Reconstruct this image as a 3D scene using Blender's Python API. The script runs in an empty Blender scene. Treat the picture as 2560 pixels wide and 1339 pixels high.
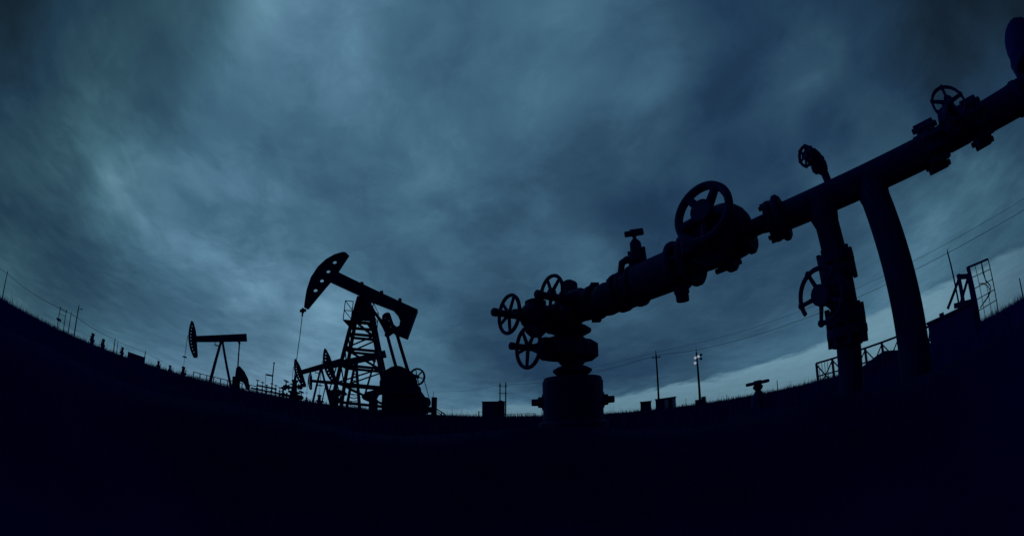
import bpy, math, random
import numpy as np
from mathutils import Vector, Matrix
from mathutils.geometry import tessellate_polygon
R = math.radians
rnd = random.Random(7)
scene = bpy.context.scene
col = scene.collection

# ------------------------------------------------------------------ camera
CZ = 0.40                       # a camera set down low in the grass
PITCH = R(21.88)
FPX = 980.0                     # equisolid focal length in photo pixels (2560 wide)
cam_data = bpy.data.cameras.new("camera")
cam = bpy.data.objects.new("camera", cam_data); col.objects.link(cam)
cam.location = (0, 0, CZ); cam.rotation_euler = (math.pi / 2 + PITCH, 0, 0)
cam_data.type = 'PANO'
cam_data.sensor_width = 36.0; cam_data.sensor_fit = 'HORIZONTAL'
cc = cam_data if hasattr(cam_data, 'panorama_type') else cam_data.cycles
cc.panorama_type = 'FISHEYE_EQUISOLID'
cc.fisheye_lens = FPX / 2560 * 36.0
cc.fisheye_fov = R(230)
cam_data.clip_start = 0.02; cam_data.clip_end = 20000
scene.camera = cam

def ray(px, py):
    """Direction in which the fisheye sees photo pixel (px, py)."""
    x = px - 1280.0; y = 669.5 - py; r = math.hypot(x, y); th = 2 * math.asin(min(1, r / (2 * FPX)))
    k = math.sin(th) / max(r, 1e-9); cx, cy, cz = x * k, y * k, math.cos(th)
    return Vector((cx, cz * math.cos(PITCH) - cy * math.sin(PITCH), cz * math.sin(PITCH) + cy * math.cos(PITCH)))
def at(px, py, D):
    """Point at horizontal distance D on that ray."""
    v = ray(px, py); return Vector((0, 0, CZ)) + v * (D / math.hypot(v.x, v.y))
def az(px, py):
    v = ray(px, py); return math.atan2(v.x, v.y)

# ------------------------------------------------------------------ view, world, sun
scene.view_settings.view_transform = 'Standard'
scene.view_settings.look = 'None'
scene.view_settings.exposure = 0.0
scene.view_settings.gamma = 1.0
try:
    scene.cycles.use_denoising = True
    scene.cycles.max_bounces = 6
except Exception: pass

def lin(c): return tuple(((v / 255.0) / 12.92 if v <= 10 else ((v / 255.0 + 0.055) / 1.055) ** 2.4) for v in c)

SUN_PX = (690, 790)
sv = ray(*SUN_PX)
SUN_AZ = math.atan2(sv.x, sv.y); SUN_EL = R(3)

# brightness of the overcast by direction (0-255, as the eye of the camera sees it): photo row -> column:brightness
SKY = {
  20: "20:38 100:48 200:58 300:68 400:76 480:85 540:88 580:100 640:122 700:125 770:118 850:124 900:120 960:110 1060:104 1180:92 1290:100 1400:104 1500:100 1560:88 1620:80 1700:74 1800:62 1900:60 2000:60 2100:56 2200:50 2300:38 2400:32 2520:33",
  100: "30:45 120:55 210:66 290:82 380:78 430:76 500:84 560:100 620:112 700:114 760:120 830:118 900:124 980:112 1060:100 1150:92 1250:98 1340:100 1450:98 1560:88 1650:94 1700:84 1760:70 1820:60 1880:56 1960:62 2010:74 2060:70 2120:62 2200:54 2280:46 2350:36 2430:40",
  180: "30:50 130:64 210:72 270:82 370:77 430:77 480:90 540:102 620:112 690:106 760:118 830:126 900:116 980:110 1100:98 1250:100 1360:104 1450:102 1550:92 1640:98 1690:82 1750:64 1850:56 1930:72 2000:94 2050:82 2110:72 2180:56 2260:46 2330:42 2420:40 2510:52",
  250: "30:56 100:62 150:74 220:88 300:90 400:79 460:88 520:96 600:104 680:108 740:112 830:118 920:114 1030:104 1180:98 1300:104 1420:100 1500:96 1580:100 1650:90 1720:68 1800:57 1900:68 1970:82 2060:74 2150:64 2230:62 2450:54 2550:60",
  325: "30:70 80:66 140:76 210:96 270:98 340:94 420:88 500:88 560:92 640:104 700:102 800:112 900:106 1000:106 1100:106 1200:104 1300:106 1400:96 1480:88 1560:80 1650:70 1740:61 1800:57 1900:64 1980:70 2040:58 2090:54 2150:78 2220:76",
  400: "30:72 100:78 180:84 270:104 350:110 420:112 500:110 600:104 700:101 800:96 900:104 1050:108 1180:102 1260:94 1340:86 1430:78 1500:80 1570:87 1640:76 1710:72 1800:62 1880:60 1960:62 2080:80",
  470: "30:70 100:76 200:86 285:130 340:116 400:116 480:108 560:116 640:116 720:104 830:94 920:98 1040:104 1150:102 1230:94 1300:86 1400:80 1480:76 1550:68 1620:58 1700:62 1860:62 2330:78 2440:100 2530:84",
  540: "20:56 80:62 170:74 260:100 340:124 390:124 440:112 510:106 580:112 660:112 760:104 860:96 980:100 1100:98 1200:90 1280:84 1370:86 1450:82 1520:62 1600:56 1660:60 1900:66 2000:66 2110:72 2250:86 2340:112 2430:98 2520:88",
  600: "20:76 70:72 150:68 250:88 350:108 430:128 480:130 530:110 600:108 700:108 800:106 960:96 1080:98 1190:88 1290:92 1380:90 1460:88 1540:68 1640:64 1960:74 2010:74 2130:78 2200:96 2290:112 2400:96 2510:86",
  650: "20:86 80:76 150:62 230:72 330:92 420:108 490:126 540:152 590:122 640:112 700:116 740:108 960:96 1100:100 1200:92 1300:96 1400:88 1500:100 1640:66 1760:70 1900:72 2000:74 2150:84 2280:108 2480:84",
  700: "40:86 110:72 190:66 280:78 380:88 460:104 540:124 600:160 640:166 690:138 740:118 1060:94 1150:84 1230:80 1330:84 1620:72 1720:76 1830:74 1940:74 2010:76 2150:94 2320:104 2400:96",
  742: "60:82 160:74 250:76 340:86 440:96 540:112 620:148 680:157 730:134 1080:86 1180:78 1290:76 1480:88 1620:78 1720:76 1830:73 1940:76 2160:100 2330:112",
  785: "130:86 220:80 330:90 450:100 560:108 640:124 695:96 760:146 1100:96 1200:74 1320:78 1560:98 1650:84 1750:76 1850:74 1960:80 2170:112 2260:128",
  830: "190:98 270:94 360:92 450:100 560:110 650:112 720:126 800:140 850:146 890:132 1060:108 1180:72 1280:72 1540:84 1680:75 1800:78 1920:86 2010:98",
  875: "300:118 380:110 450:104 520:108 640:116 720:130 810:130 1040:112 1150:84 1250:66 1340:64 1540:68 1630:64 1720:67 1820:82 1900:96 1970:102",
  925: "390:126 450:124 640:122 700:140 780:134 870:140 1050:112 1150:92 1250:72 1330:60 1540:62 1640:64 1720:74 1800:94 1890:112",
  975: "500:130 650:136 750:134 870:152 1000:116 1100:100 1180:90 1260:78 1330:70 1560:80 1650:100",
  1020: "780:146 900:140 1130:122 1200:124 1280:128 1550:134 1300:130",
}
def build_world():
    w = bpy.data.worlds.new("World"); scene.world = w; w.use_nodes = True
    nt = w.node_tree; N = nt.nodes; L = nt.links; N.clear()
    def node(t, **kw):
        n = N.new(t)
        for k, v in kw.items(): setattr(n, k, v)
        return n
    def put(sock, v):
        if isinstance(v, bpy.types.NodeSocket): L.new(v, sock)
        else: sock.default_value = v
    def M(op, a, b=0.0, c=0.0):
        n = node('ShaderNodeMath', operation=op); put(n.inputs[0], a); put(n.inputs[1], b); put(n.inputs[2], c); return n.outputs[0]
    def VM(op, a, b=(0, 0, 0), s=None, c=None):
        n = node('ShaderNodeVectorMath', operation=op); put(n.inputs[0], a); put(n.inputs[1], b)
        if c is not None: put(n.inputs[2], c)
        if s is not None: put(n.inputs['Scale'], s)
        return n.outputs['Value'] if op in ('DOT_PRODUCT', 'LENGTH') else n.outputs['Vector']
    def noise(vec, scale, detail=6, rough=0.55, dist=0.0, lac=2.0):
        n = node('ShaderNodeTexNoise'); put(n.inputs['Vector'], vec); n.inputs['Scale'].default_value = scale
        n.inputs['Detail'].default_value = detail; n.inputs['Roughness'].default_value = rough
        n.inputs['Distortion'].default_value = dist; n.inputs['Lacunarity'].default_value = lac; return n
    tc = node('ShaderNodeTexCoord'); d = VM('NORMALIZE', tc.outputs['Generated'])
    sep = node('ShaderNodeSeparateXYZ'); L.new(d, sep.inputs[0])
    x, y, z = sep.outputs
    zc = M('MAXIMUM', z, 0.0)
    den = M('ADD', zc, 0.17)
    cmb = node('ShaderNodeCombineXYZ'); L.new(M('DIVIDE', x, den), cmb.inputs[0]); L.new(M('DIVIDE', y, den), cmb.inputs[1])
    # streak frame: the cloud bands run towards a point low behind the pumping units
    mr = node('ShaderNodeVectorRotate', rotation_type='Z_AXIS'); L.new(cmb.outputs[0], mr.inputs['Vector']); mr.inputs['Angle'].default_value = R(-12)
    q = VM('MULTIPLY', mr.outputs[0], (1.0, 0.80, 1.0))
    n0 = noise(q, 1.3, 3, 0.5)
    qd = VM('ADD', q, VM('SCALE', VM('SUBTRACT', n0.outputs['Color'], (0.5, 0.5, 0.5)), s=0.45))
    n1 = noise(qd, 2.1, 5, 0.48)            # soft masses
    n2 = noise(qd, 5.5, 7, 0.56)            # wisps
    # wander of the masses, so that they have torn cloud edges
    wv = VM('SUBTRACT', noise(qd, 2.4, 7, 0.58).outputs['Color'], (0.5, 0.5, 0.5))
    dd = VM('NORMALIZE', VM('ADD', d, VM('MULTIPLY', wv, (0.12, 0.12, 0.09))))
    pts = [(ray(int(c.split(':')[0]), row), float(c.split(':')[1]), 2.7) for row, cells in SKY.items() for c in cells.split()]
    # the sky overhead and behind the camera: unseen, set dark to keep camera-facing surfaces dark
    for a_, e_, g_ in [(180, 20, 22), (180, 60, 34), (130, 25, 26), (-130, 25, 34), (0, 88, 80), (110, 55, 34), (-110, 55, 44), (115, 5, 40), (-115, 5, 60)]:
        pts.append((Vector((math.cos(R(e_)) * math.sin(R(a_)), math.cos(R(e_)) * math.cos(R(a_)), math.sin(R(e_)))), g_, 20))
    PV_ = np.array([tuple(p[0]) for p in pts]); PG = np.array([p[1] for p in pts]); PS = np.radians([p[2] for p in pts])
    def bright(a_, e_):
        """Brightness of the overcast at azimuth, elevation: smooth blend of the neighbouring values."""
        v = np.array([math.cos(e_) * math.sin(a_), math.cos(e_) * math.cos(a_), math.sin(e_)])
        w_ = np.exp((PV_ @ v - 1) / PS ** 2) / PS ** 2 + 1e-12
        return float((w_ * PG).sum() / w_.sum())
    TG = PG.copy()                                   # sharpen: the blend should reach the values at their own points
    for _ in range(4):
        K = np.exp((PV_ @ PV_.T - 1) / PS[None, :] ** 2) / PS[None, :] ** 2
        PG = PG + 0.7 * (TG - (K @ PG) / K.sum(1))
    PG = np.clip(PG, 8, 175)
    sd_ = node('ShaderNodeSeparateXYZ'); L.new(dd, sd_.inputs[0])
    waz = M('ARCTAN2', sd_.outputs[0], sd_.outputs[1]); wel = M('ARCSINE', sd_.outputs[2])
    uL = M('MULTIPLY_ADD', waz, 1 / R(185), R(180) / R(185)); uR = M('MULTIPLY_ADD', waz, 1 / R(175), -R(5) / R(175)); isR = M('GREATER_THAN', waz, R(5))
    azL = [-180, -130, -104] + [-95 + 3.7 * i for i in range(27)] + [5]; azR = [5 + 3.7 * i for i in range(27)] + [110, 130, 180]
    def ramp(fac, azs, lo, span, el_deg):
        n = node('ShaderNodeValToRGB'); L.new(fac, n.inputs[0]); n.color_ramp.interpolation = 'LINEAR'
        e = n.color_ramp.elements
        while len(e) < len(azs): e.new(0.5)
        for q_, a_ in zip(e, azs):
            q_.position = min(1.0, max(0.0, (a_ - lo) / span)); g_ = bright(R(a_), R(el_deg)) / 200.0; q_.color = (g_, g_, g_, 1)
        return n.outputs[0]
    ELS = [0, 2, 4, 6, 8.5, 11, 14, 17, 20, 23, 26, 30, 34, 38, 42, 46, 51, 56, 61, 67, 90]
    lum = None
    for i, e0 in enumerate(ELS):
        mx = node('ShaderNodeMix', data_type='FLOAT'); L.new(isR, mx.inputs[0])
        L.new(ramp(uL, azL, -180, 185, e0), mx.inputs[2]); L.new(ramp(uR, azR, 5, 175, e0), mx.inputs[3])
        r_ = mx.outputs[0]
        if lum is None: lum = r_; continue
        f = node('ShaderNodeMapRange', interpolation_type='LINEAR'); L.new(wel, f.inputs['Value']); f.inputs['From Min'].default_value = R(ELS[i - 1]); f.inputs['From Max'].default_value = R(e0)
        m2 = node('ShaderNodeMix', data_type='FLOAT'); L.new(f.outputs[0], m2.inputs[0]); L.new(lum, m2.inputs[2]); L.new(r_, m2.inputs[3]); lum = m2.outputs[0]
    # light and dark in the cloud itself
    low = node('ShaderNodeMapRange'); L.new(z, low.inputs['Value']); low.inputs['From Max'].default_value = 0.34
    low.inputs['To Min'].default_value = 0.45; low.inputs['To Max'].default_value = 1.0
    a1 = M('MULTIPLY', M('SUBTRACT', n1.outputs['Fac'], 0.5), 0.22)
    a2 = M('MULTIPLY', M('SUBTRACT', n2.outputs['Fac'], 0.5), 0.36)
    n3 = noise(VM('ADD', qd, (3.7, 1.9, 0.0)), 3.0, 9, 0.62)     # torn edges between layers
    tr = node('ShaderNodeMapRange', interpolation_type='SMOOTHSTEP'); L.new(n3.outputs['Fac'], tr.inputs['Value'])
    tr.inputs['From Min'].default_value = 0.44; tr.inputs['From Max'].default_value = 0.58; tr.inputs['To Min'].default_value = -0.038; tr.inputs['To Max'].default_value = 0.038
    lum = M('MULTIPLY', lum, M('MULTIPLY_ADD', M('ADD', M('ADD', a1, a2), tr.outputs[0]), low.outputs[0], 1.0))
    azn = M('ARCTAN2', x, y)
    cr = node('ShaderNodeValToRGB'); L.new(lum, cr.inputs[0])
    stops = [(20, (11, 20, 34)), (36, (21, 36, 52)), (59, (33, 59, 86)), (78, (47, 78, 102)), (104, (66, 104, 128)), (125, (86, 125, 150)), (148, (106, 148, 173)), (175, (140, 175, 195))]
    el_ = cr.color_ramp.elements
    while len(el_) < len(stops): el_.new(0.5)
    for e_, (p_, c_) in zip(el_, stops): e_.position = p_ / 200.0; e_.color = (*lin(c_), 1)
    # greyer towards both sides
    ed = node('ShaderNodeMapRange', interpolation_type='SMOOTHSTEP'); L.new(M('ABSOLUTE', azn), ed.inputs['Value'])
    ed.inputs['From Min'].default_value = R(48); ed.inputs['From Max'].default_value = R(84); ed.inputs['To Max'].default_value = 0.85
    rt = node('ShaderNodeMapRange'); L.new(azn, rt.inputs['Value']); rt.inputs['From Min'].default_value = R(-20); rt.inputs['From Max'].default_value = R(40); rt.inputs['To Min'].default_value = 1.0; rt.inputs['To Max'].default_value = 0.4
    tint = node('ShaderNodeMix', data_type='RGBA', blend_type='MULTIPLY'); L.new(M('MULTIPLY', ed.outputs[0], rt.outputs[0]), tint.inputs[0]); L.new(cr.outputs[0], tint.inputs[6])
    tint.inputs[7].default_value = (0.98, 1.0, 0.80, 1)
    base = tint.outputs[2]
    # clear strip of dusk under the cloud base
    elv = M('ARCSINE', z)
    eg = node('ShaderNodeValToRGB'); L.new(M('MULTIPLY_ADD', azn, 1 / R(200), 0.5), eg.inputs[0])
    ED = [(-100, 1.0), (-20, 1.0), (-10, 1.2), (-6, 1.0), (0, 1.75), (7, 2.2), (14, 2.55), (21, 3.2), (28, 3.6), (34, 4.05), (40, 4.5), (47, 5.4), (53, 6.4), (60, 6.9), (70, 6.6), (80, 6.2), (98, 3.0)]
    ee = eg.color_ramp.elements
    while len(ee) < len(ED): ee.new(0.5)
    for q_, (a_, v_) in zip(ee, ED): q_.position = a_ / 200 + 0.5; q_.color = (v_ / 10, v_ / 10, v_ / 10, 1)
    edge = M('MULTIPLY', eg.outputs[0], R(10))
    edge = M('ADD', edge, M('MULTIPLY_ADD', M('SUBTRACT', n1.outputs['Fac'], 0.5), 0.03, M('MULTIPLY', M('SUBTRACT', n2.outputs['Fac'], 0.5), 0.022)))
    gap = node('ShaderNodeMapRange', interpolation_type='SMOOTHSTEP')
    L.new(M('SUBTRACT', edge, elv), gap.inputs['Value']); gap.inputs['From Min'].default_value = -0.005; gap.inputs['From Max'].default_value = 0.010
    side = node('ShaderNodeMapRange', interpolation_type='SMOOTHSTEP')
    L.new(azn, side.inputs['Value']); side.inputs['From Min'].default_value = R(-30); side.inputs['From Max'].default_value = R(2)
    side.inputs['To Min'].default_value = 0.15; side.inputs['To Max'].default_value = 0.9
    back = node('ShaderNodeMapRange', interpolation_type='SMOOTHSTEP')
    L.new(azn, back.inputs['Value']); back.inputs['From Min'].default_value = R(62); back.inputs['From Max'].default_value = R(88)
    back.inputs['To Min'].default_value = 1.0; back.inputs['To Max'].default_value = 0.25
    amt = M('MULTIPLY', M('MULTIPLY', gap.outputs[0], side.outputs[0]), back.outputs[0])
    mix = node('ShaderNodeMix', data_type='RGBA')
    L.new(amt, mix.inputs[0]); L.new(base, mix.inputs[6]); 
    gr = node('ShaderNodeMapRange'); L.new(elv, gr.inputs['Value']); gr.inputs['From Min'].default_value = 0.0; gr.inputs['From Max'].default_value = 0.07
    gc = node('ShaderNodeMix', data_type='RGBA'); L.new(gr.outputs[0], gc.inputs[0]); gc.inputs[6].default_value = (*lin((92, 126, 142)), 1); gc.inputs[7].default_value = (*lin((106, 144, 162)), 1)
    gb = node('ShaderNodeMix', data_type='RGBA', blend_type='MULTIPLY'); gb.inputs[0].default_value = 1.0; L.new(gc.outputs[2], gb.inputs[6])
    gv = node('ShaderNodeCombineColor'); gn = M('MULTIPLY_ADD', M('SUBTRACT', n2.outputs['Fac'], 0.5), 0.30, 1.0)
    for i in range(3): L.new(gn, gv.inputs[i])
    L.new(gv.outputs[0], gb.inputs[7]); L.new(gb.outputs[2], mix.inputs[7])
    cloud = mix.outputs[2]
    sky = node('ShaderNodeTexSky', sky_type='NISHITA'); sky.sun_disc = False
    sky.sun_elevation = SUN_EL; sky.sun_rotation = SUN_AZ; sky.altitude = 100
    bg1 = node('ShaderNodeBackground'); L.new(cloud, bg1.inputs['Color']); bg1.inputs['Strength'].default_value = 1.0
    bg2 = node('ShaderNodeBackground'); L.new(sky.outputs[0], bg2.inputs['Color']); bg2.inputs['Strength'].default_value = 0.05
    ms = node('ShaderNodeMixShader'); ms.inputs[0].default_value = 0.995   # nearly closed overcast
    L.new(bg2.outputs[0], ms.inputs[1]); L.new(bg1.outputs[0], ms.inputs[2])
    out = node('ShaderNodeOutputWorld'); L.new(ms.outputs[0], out.inputs['Surface'])
build_world()

sun_d = bpy.data.lights.new("sun", 'SUN'); sun = bpy.data.objects.new("sun", sun_d); col.objects.link(sun)
sun_d.energy = 0.03; sun_d.angle = R(15); sun_d.color = (1.0, 0.94, 0.86)
sd = Vector((math.cos(SUN_EL) * math.sin(SUN_AZ), math.cos(SUN_EL) * math.cos(SUN_AZ), math.sin(SUN_EL)))
sun.rotation_euler = (-sd).to_track_quat('-Z', 'Y').to_euler()

# ------------------------------------------------------------------ materials
def mat(name, c1, c2, scale=8.0, rough=0.75, spec=0.12, bump=0.3, metal=0.0):
    m = bpy.data.materials.new(name); m.use_nodes = True
    nt = m.node_tree; b = nt.nodes['Principled BSDF']
    tc = nt.nodes.new('ShaderNodeTexCoord')
    n = nt.nodes.new('ShaderNodeTexNoise'); n.inputs['Scale'].default_value = scale; n.inputs['Detail'].default_value = 8
    n.inputs['Roughness'].default_value = 0.65
    nt.links.new(tc.outputs['Object'], n.inputs['Vector'])
    r = nt.nodes.new('ShaderNodeValToRGB'); r.color_ramp.elements[0].position = 0.38; r.color_ramp.elements[1].position = 0.66
    r.color_ramp.elements[0].color = (*c1, 1); r.color_ramp.elements[1].color = (*c2, 1)
    nt.links.new(n.outputs['Fac'], r.inputs[0]); nt.links.new(r.outputs[0], b.inputs['Base Color'])
    b.inputs['Roughness'].default_value = rough; b.inputs['Specular IOR Level'].default_value = spec; b.inputs['Metallic'].default_value = metal
    if bump:
        bp = nt.nodes.new('ShaderNodeBump'); bp.inputs['Strength'].default_value = bump; bp.inputs['Distance'].default_value = 0.004
        nt.links.new(n.outputs['Fac'], bp.inputs['Height']); nt.links.new(bp.outputs[0], b.inputs['Normal'])
    return m
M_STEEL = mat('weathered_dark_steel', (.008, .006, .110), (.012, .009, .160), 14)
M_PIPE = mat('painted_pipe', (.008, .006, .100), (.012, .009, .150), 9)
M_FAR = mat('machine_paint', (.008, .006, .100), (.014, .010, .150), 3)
M_WOOD = mat('creosoted_pole_wood', (.016, .013, .020), (.028, .022, .028), 5)
M_WIRE = mat('cable_rubber', (.012, .012, .018), (.018, .018, .024), 5, bump=0)
M_PANEL = mat('pale_sheet_metal', (.42, .40, .66), (.58, .54, .78), 2)
M_BLUE = mat('blue_painted_steel', (.014, .013, .18), (.022, .020, .24), 2)
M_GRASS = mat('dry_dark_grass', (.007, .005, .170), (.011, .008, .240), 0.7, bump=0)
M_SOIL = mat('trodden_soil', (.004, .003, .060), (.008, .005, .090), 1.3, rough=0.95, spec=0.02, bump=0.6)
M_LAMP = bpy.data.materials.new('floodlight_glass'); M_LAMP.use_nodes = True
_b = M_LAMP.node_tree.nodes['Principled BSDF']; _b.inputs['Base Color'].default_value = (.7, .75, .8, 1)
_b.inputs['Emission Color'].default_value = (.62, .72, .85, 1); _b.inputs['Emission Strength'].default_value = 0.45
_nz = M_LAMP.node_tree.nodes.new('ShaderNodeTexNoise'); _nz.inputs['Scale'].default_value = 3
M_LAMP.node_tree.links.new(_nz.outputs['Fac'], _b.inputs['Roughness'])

# ------------------------------------------------------------------ mesh helpers
MATS = {}
def V(*a): return Vector(a)
def basis(axis):
    a = Vector(axis).normalized(); h = V(0, 0, 1) if abs(a.z) < 0.9 else V(1, 0, 0)
    u = a.cross(h).normalized(); return a, u, a.cross(u)
class MB:
    def __init__(s): s.v = []; s.f = []
    def add(s, vs, fs):
        o = len(s.v); s.v += [Vector(p) for p in vs]; s.f += [tuple(i + o for i in f) for f in fs]; return s
    def lathe(s, p, axis, prof, n=24):
        a, u, w = basis(axis); p = Vector(p); vs = []; fs = []
        for t, r in prof:
            for k in range(n):
                an = 2 * math.pi * k / n; vs.append(p + a * t + (u * math.cos(an) + w * math.sin(an)) * max(r, 1e-4))
        m = len(prof)
        for i in range(m - 1):
            for k in range(n):
                k2 = (k + 1) % n; fs.append((i * n + k, i * n + k2, (i + 1) * n + k2, (i + 1) * n + k))
        fs.append(tuple(range(n - 1, -1, -1))); fs.append(tuple((m - 1) * n + k for k in range(n)))
        return s.add(vs, fs)
    def cyl(s, a, b, r, r2=None, n=16):
        a = Vector(a); b = Vector(b); return s.lathe(a, b - a, [(0, r), ((b - a).length, r if r2 is None else r2)], n)
    def ball(s, p, r, n=16, sc=1.0, axis=(0, 0, 1)):
        return s.lathe(p, axis, [(-math.cos(math.pi * i / 10) * r * sc, math.sin(math.pi * i / 10) * r) for i in range(11)], n)
    def disc(s, p, axis, t, r, ch=0.15, n=28):
        """A flange: thickness t centred at p, rim chamfered."""
        c = t * ch; return s.lathe(p, axis, [(-t / 2, r * 0.55), (-t / 2, r - c), (-t / 2 + c, r), (t / 2 - c, r), (t / 2, r - c), (t / 2, r * 0.55)], n)
    def bolts(s, p, axis, R_, n, r, l, ph=0.0):
        a, u, w = basis(axis); p = Vector(p)
        for k in range(n):
            an = 2 * math.pi * (k + ph) / n; c = p + (u * math.cos(an) + w * math.sin(an)) * R_
            s.cyl(c - a * l / 2, c + a * l / 2, r, n=6)
        return s
    def box(s, c, size, rot=None):
        c = Vector(c); h = Vector(size) / 2; vs = []
        for i in range(8):
            q = V(h.x * (1 if i & 1 else -1), h.y * (1 if i & 2 else -1), h.z * (1 if i & 4 else -1))
            if rot is not None: q = rot @ q
            vs.append(c + q)
        return s.add(vs, [(0, 2, 3, 1), (4, 5, 7, 6), (0, 1, 5, 4), (2, 6, 7, 3), (0, 4, 6, 2), (1, 3, 7, 5)])
    def rbox(s, c, size, rot=None, b=0.15):
        """Box with cut edges on all sides (three stacked sections)."""
        c = Vector(c); h = Vector(size) / 2; k = b * min(h); vs = []; rot = rot or Matrix.Identity(3)
        prof = [(-h.z, k), (-h.z + k, 0), (h.z - k, 0), (h.z, k)]
        for z, d in prof:
            X, Y = h.x - d, h.y - d
            for (x, y) in [(X, -Y + k), (X, Y - k), (X - k, Y), (-X + k, Y), (-X, Y - k), (-X, -Y + k), (-X + k, -Y), (X - k, -Y)]:
                vs.append(c + rot @ V(x, y, z))
        fs = []
        for i in range(3):
            for j in range(8): fs.append((i * 8 + j, i * 8 + (j + 1) % 8, i * 8 + 8 + (j + 1) % 8, i * 8 + 8 + j))
        fs.append(tuple(range(7, -1, -1))); fs.append(tuple(24 + j for j in range(8)))
        return s.add(vs, fs)
    def bar(s, a, b, w, h=None):
        """Square-section member from a to b."""
        a = Vector(a); b = Vector(b); d, u, x = basis(b - a); h = h or w; vs = []
        for p in (a, b):
            for i, j in ((-1, -1), (1, -1), (1, 1), (-1, 1)): vs.append(p + u * i * w / 2 + x * j * h / 2)
        return s.add(vs, [(3, 2, 1, 0), (4, 5, 6, 7), (0, 1, 5, 4), (1, 2, 6, 5), (2, 3, 7, 6), (3, 0, 4, 7)])
    def tube(s, pts, r, n=8):
        pts = [Vector(p) for p in pts]; vs = []; fs = []; u = None
        for i, p in enumerate(pts):
            t = (pts[min(i + 1, len(pts) - 1)] - pts[max(i - 1, 0)]).normalized()
            if u is None: _, u, _ = basis(t)
            u = (u - t * u.dot(t)).normalized(); w = t.cross(u)
            rr = r[i] if isinstance(r, (list, tuple)) else r
            for k in range(n):
                an = 2 * math.pi * k / n; vs.append(p + (u * math.cos(an) + w * math.sin(an)) * rr)
        for i in range(len(pts) - 1):
            for k in range(n):
                k2 = (k + 1) % n; fs.append((i * n + k, i * n + k2, (i + 1) * n + k2, (i + 1) * n + k))
        fs.append(tuple(range(n - 1, -1, -1))); fs.append(tuple((len(pts) - 1) * n + k for k in range(n)))
        return s.add(vs, fs)
    def ring(s, c, axis, R_, r, n=36, m=8, a0=0.0, a1=2 * math.pi, flat=1.0):
        a, u, w = basis(axis); c = Vector(c); full = abs(a1 - a0 - 2 * math.pi) < 1e-6; vs = []; fs = []
        cnt = n if full else n + 1
        for i in range(cnt):
            an = a0 + (a1 - a0) * i / n; d = u * math.cos(an) + w * math.sin(an)
            for k in range(m):
                b = 2 * math.pi * k / m; vs.append(c + d * (R_ + r * math.cos(b)) + a * r * flat * math.sin(b))
        for i in range(n):
            i2 = (i + 1) % cnt
            for k in range(m):
                k2 = (k + 1) % m; fs.append((i * m + k, i2 * m + k, i2 * m + k2, i * m + k2))
        if not full: fs.append(tuple(range(m))); fs.append(tuple(n * m + k for k in range(m - 1, -1, -1)))
        return s.add(vs, fs)
    def prism(s, outer, ext, holes=()):
        """Plate: flat outline (3-D points) with through holes, extruded by ext, centred."""
        ext = Vector(ext); loops = [[Vector(p) for p in outer]] + [[Vector(p) for p in h] for h in holes]
        tri = tessellate_polygon(loops); flat = [p for l in loops for p in l]; n = len(flat)
        vs = [p - ext / 2 for p in flat] + [p + ext / 2 for p in flat]; fs = []
        for t in tri: fs.append(tuple(t)); fs.append(tuple(i + n for i in reversed(t)))
        o = 0
        for l in loops:
            k = len(l)
            for i in range(k): fs.append((o + i, o + (i + 1) % k, o + n + (i + 1) % k, o + n + i))
            o += k
        return s.add(vs, fs)
    def build(s, name, m, parent=None, world=False):
        me = bpy.data.meshes.new(name)
        vs = s.v
        if world and parent is not None:
            inv = ROOTM[root_of(parent).name].inverted(); vs = [inv @ p for p in vs]
        me.from_pydata([tuple(p) for p in vs], [], s.f); me.validate()
        import bmesh
        bm = bmesh.new(); bm.from_mesh(me); bmesh.ops.recalc_face_normals(bm, faces=bm.faces); bm.to_mesh(me); bm.free()
        me.shade_smooth(); me.set_sharp_from_angle(angle=R(38)); me.materials.append(m)
        o = bpy.data.objects.new(name, me); col.objects.link(o)
        if parent is not None: o.parent = parent
        return o
ROOTM = {}
def root_of(o):
    while o.parent is not None: o = o.parent
    return o
def tag(o, label, cat, group=None, kind=None):
    if label: o['label'] = label
    if cat: o['category'] = cat
    if group: o['group'] = group
    if kind: o['kind'] = kind
    return o
def thing(name, label, cat, loc, rotz=0.0, group=None):
    o = bpy.data.objects.new(name, None); col.objects.link(o); o.empty_display_size = 0.2
    o.location = loc; o.rotation_euler = (0, 0, rotz)
    ROOTM[o.name] = Matrix.Translation(Vector(loc)) @ Matrix.Rotation(rotz, 4, 'Z')
    return tag(o, label, cat, group)
def mark(o, label, cat, group=None):
    ROOTM[o.name] = Matrix.Identity(4); return tag(o, label, cat, group)
def wheel(c, axis, R_, r, spokes=5, sr=None, hub=0.03, hl=0.05, ph=0.0, arcs=None, knobs=0.0, dish=0.0):
    """Handwheel: rim, spokes and hub (one mesh)."""
    b = MB(); a, u, w = basis(axis); c = Vector(c); sr = sr or r * 0.8
    for a0, a1 in (arcs or [(0, 2 * math.pi)]): b.ring(c, axis, R_, r, a0=a0, a1=a1)
    for k in range(spokes):
        an = 2 * math.pi * (k + ph) / spokes; d = u * math.cos(an) + w * math.sin(an)
        b.tube([c - a * dish + d * hub * 0.5, c + d * R_], [sr * 1.25, sr], 8)
        if knobs: b.ball(c + d * R_, knobs, 10)
    b.cyl(c - a * (hl / 2 + dish), c + a * hl / 2, hub)
    return b

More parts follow.
